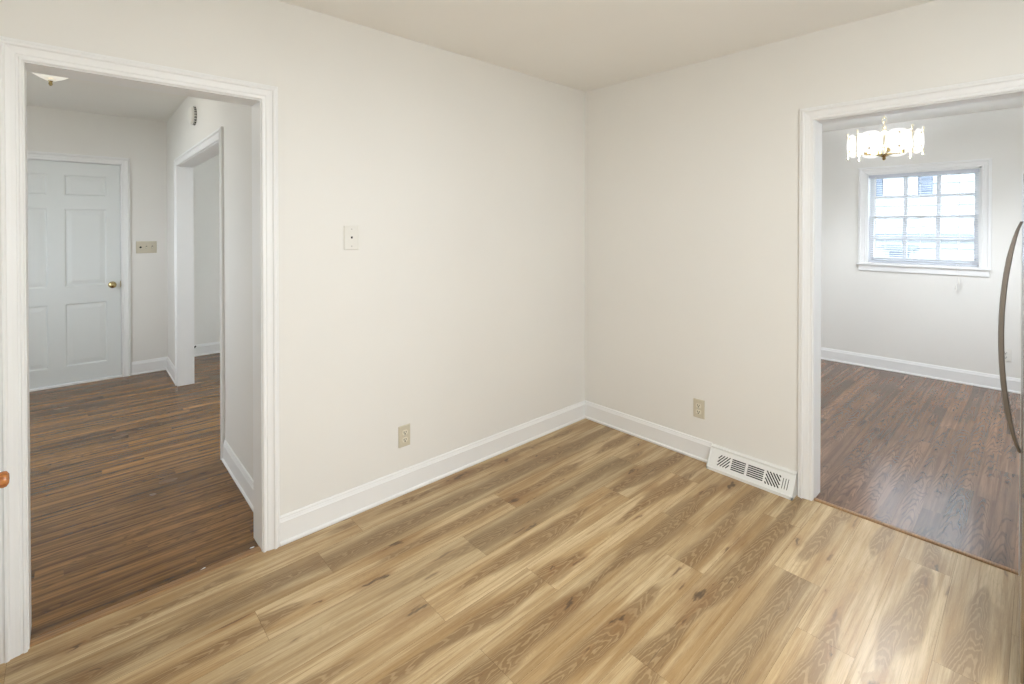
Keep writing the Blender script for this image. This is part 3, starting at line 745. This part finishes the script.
sl_len = math.hypot(BOT-TOPD, RH-.022); sa = math.atan2(RH-.022, BOT-TOPD)
def face(u, s, d=0.0):
    # d inward depth
    y = -BOT + s*math.cos(sa) + d*math.sin(sa); z = .014 + s*math.sin(sa) - d*math.cos(sa)
    return (u, y, z)
plate = MB()
plate.loft([[face(u, 0), face(u, sl_len), face(u, sl_len, .002), face(u, 0, .002)] for u in (0.0, RW)])
po = plate.build('front_plate', REGM)
cut = MB()
for (u, s, L, wd, an) in slot_boxes():
    c, sn = math.cos(an), math.sin(an); qs = []
    for (a, b) in ((-L/2, -wd/2), (L/2, -wd/2), (L/2, wd/2), (-L/2, wd/2)):
        qs.append((u + a*c - b*sn, s + a*sn + b*c))
    cut.loft([[face(a, b, -.004) for a, b in qs], [face(a, b, .006) for a, b in qs]])
co = cut.build('slot_cutter', DARK)
bo = po.modifiers.new('slots', 'BOOLEAN'); bo.operation = 'DIFFERENCE'; bo.object = co; bo.solver = 'EXACT'; bo.use_self = True
bpy.context.view_layer.update()
dg = bpy.context.evaluated_depsgraph_get()
me = bpy.data.meshes.new_from_object(po.evaluated_get(dg))
po.modifiers.clear(); po.data = me; bpy.data.objects.remove(co)
po.parent = t
m = MB()   # frame: sides, top lip, toe
for u0, u1 in ((-.006, .0), (RW, RW+.006)):
    m.loft([[(u, 0, 0), (u, -BOT-.004, 0), (u, -BOT-.004, .016), (u, -TOPD-.004, RH-.006), (u, -TOPD, RH), (u, 0, RH+.006)] for u in (u0, u1)])
m.loft([[(u, 0, RH+.006), (u, -TOPD-.003, RH), (u, -TOPD-.003, RH-.010), (u, 0, RH-.010)] for u in (-.006, RW+.006)])
m.loft([[(u, -BOT-.004, 0), (u, -BOT-.004, .016), (u, -BOT+.002, .018), (u, -BOT+.004, 0)] for u in (-.006, RW+.006)])
m.build('frame', REGM, t)
m = MB(); m.loft([[face(u, .003, .016), face(u, sl_len-.003, .012), face(u, sl_len-.003, .014), face(u, .003, .018)] for u in (.004, RW-.004)]); m.build('shade_backing', DARK, t)  # dark sheet standing in for the shade behind the slots

# ------------------------------------------------------------------ fridge at the right edge of the frame
t = thing('refrigerator', 'stainless refrigerator with a long bowed handle at the right edge of the room', 'refrigerator', (2.30, -.79, 0))
def fp(mb, name, mat, parent=None, **k):
    o = mb.build(name, mat, None, **k); o.parent = parent or t
    if parent is None: o.matrix_parent_inverse = Matrix.Translation(-t.location)
    return o
FY0, FY1 = -.79, -.035
m = MB(); m.box(2.338, 3.02, FY0+.006, FY1-.004, .03, 1.622); m.box(2.40, 2.98, FY0+.03, FY1-.03, 0.001, .03); fp(m, 'cabinet_body', FRIDGE_SIDE, bevel=.004)
def fdoor(name, z0, z1):
    m = MB(); rings = []
    for z in (z0, z1):
        ring = []
        n = 14
        for j in range(n+1):           # convex front from near edge to far edge
            s = j/n; y = FY0 + (FY1-FY0)*s
            e = min(s, 1-s)*(FY1-FY0); rr = .006
            xr = (rr - math.sqrt(max(0, rr*rr-(rr-min(e, rr))**2))) if e < rr else 0
            ring.append((2.275 + xr - .010*math.sin(math.pi*s), y, z))
        if True:
            y0e = []
            for q in (.0008, .002, .004, .006):
                rr = .006; y0e.append((2.275 + rr - math.sqrt(max(0, rr*rr-(rr-q)**2)) - .010*math.sin(math.pi*q/.755), FY0+q, z))
            ring = [ring[0]] + y0e + ring[1:]
        ring += [(2.330, FY1, z), (2.330, FY0, z)]
        rings.append(ring)
    m.loft(rings)
    o = fp(m, name, STEEL, smooth=True)
    o.data.materials.append(FRIDGE_SIDE)
    for p in o.data.polygons:
        if abs(p.normal.y) > .97 or abs(p.normal.z) > .9 or p.normal.x > .9: p.material_index = 1
    return o
d1 = fdoor('upper_door', .640, 1.597); d2 = fdoor('freezer_drawer', .075, .628)
m = MB(); m.box(2.274, 2.40, FY0+.004, FY0+.09, 1.599, 1.634); fp(m, 'hinge_cover', FRIDGE_SIDE, bevel=.004)
m = MB(); m.box(2.330, 2.338, FY0+.006, FY1-.006, .64, 1.59); fp(m, 'door_gasket', BLACKR)
def bow(mb, p0, p1, sag, w, th):
    rings = []; n = 30
    for j in range(n+1):
        s = j/n; p = Vector(p0).lerp(Vector(p1), s)
        x = p.x - sag*(1-(2*s-1)**2)**.8
        hw, ht = w/2, th/2*(.55+.45*min(1, 6*min(s, 1-s)))
        rings.append([(x + ht*c_, p.y + hw*s_, p.z) for c_, s_ in ((-1,-.7),(-.75,-1),(.75,-1),(1,-.7),(1,.7),(.75,1),(-.75,1),(-1,.7))])
    mb.loft(rings)
m = MB(); HYY = -.735
bow(m, (2.268, HYY, .745), (2.268, HYY, 1.445), .042, .024, .013)
h = m.build('handle', HANDLE, d1, smooth=True); h.parent = d1
# ------------------------------------------------------------------ base cabinet left of the frame: only its wooden knob pokes in
t = thing('base_cabinet', 'white base cabinet at the far left edge with an orange wooden knob', 'cabinet', (0, -3.06, 0))
def kp(mb, name, mat, parent=None, **k):
    o = mb.build(name, mat, None, **k); o.parent = parent or t
    if parent is None: o.matrix_parent_inverse = Matrix.Translation(-t.location)
    return o
m = MB(); m.box(.012, .92, -3.62, -3.062, .10, .87); m.box(.012, .92, -3.62, -3.12, 0.001, .10); kp(m, 'body', TRIM)
m = MB(); m.box(.03, .585, -3.062, -3.043, .63, .80); dw = kp(m, 'drawer', TRIM, bevel=.003)
m = MB(); m.box(  .03, .905, -3.062, -3.043, .13, .60); dd = kp(m, 'door', TRIM, bevel=.003)
def wood_knob(parent, x, z):
    m = MB(); m.lathe([(0,-.001),(.017,0),(.017,.005),(.012,.010),(.010,.022),(.013,.030),(.021,.036),(.023,.043),(.021,.050),(.013,.055),(0,.056)], (x, -3.043, z), (0,1,0), seg=24)
    o = m.build('knob', KNOBW, parent, smooth=True); o.parent = parent
wood_knob(dw, .30, .705); wood_knob(dd, .86, .55)

# ------------------------------------------------------------------ paint flakes at the hall threshold
def flake(label, x, y, z, L, w, rz):
    m = MB(); m.loft([[(-L/2, 0, 0), (-L*.2, w*.5, 0), (L*.35, w*.35, 0), (L/2, -w*.1, 0), (L*.1, -w*.5, 0)],
                      [(-L/2, 0, .0012), (-L*.2, w*.5, .0020), (L*.35, w*.35, .0032), (L/2, -w*.1, .0036), (L*.1, -w*.5, .0016)]])
    o = m.build('paint_flake', TRIM); o.location = (x, y, z); o.rotation_euler = (0, 0, rz)
    return tag(o, label, 'paint flake', 'paint flakes on the hall floor')
flake('tiny white paint flake on the dark floor midway along the hall threshold', -0.055, -2.453, -.0039, .026, .008, 1.9)
flake('tiny pale paint flake on the dark floor at the right foot of the hall casing', -0.066, -2.261, -.0039, .018, .006, 1.4)
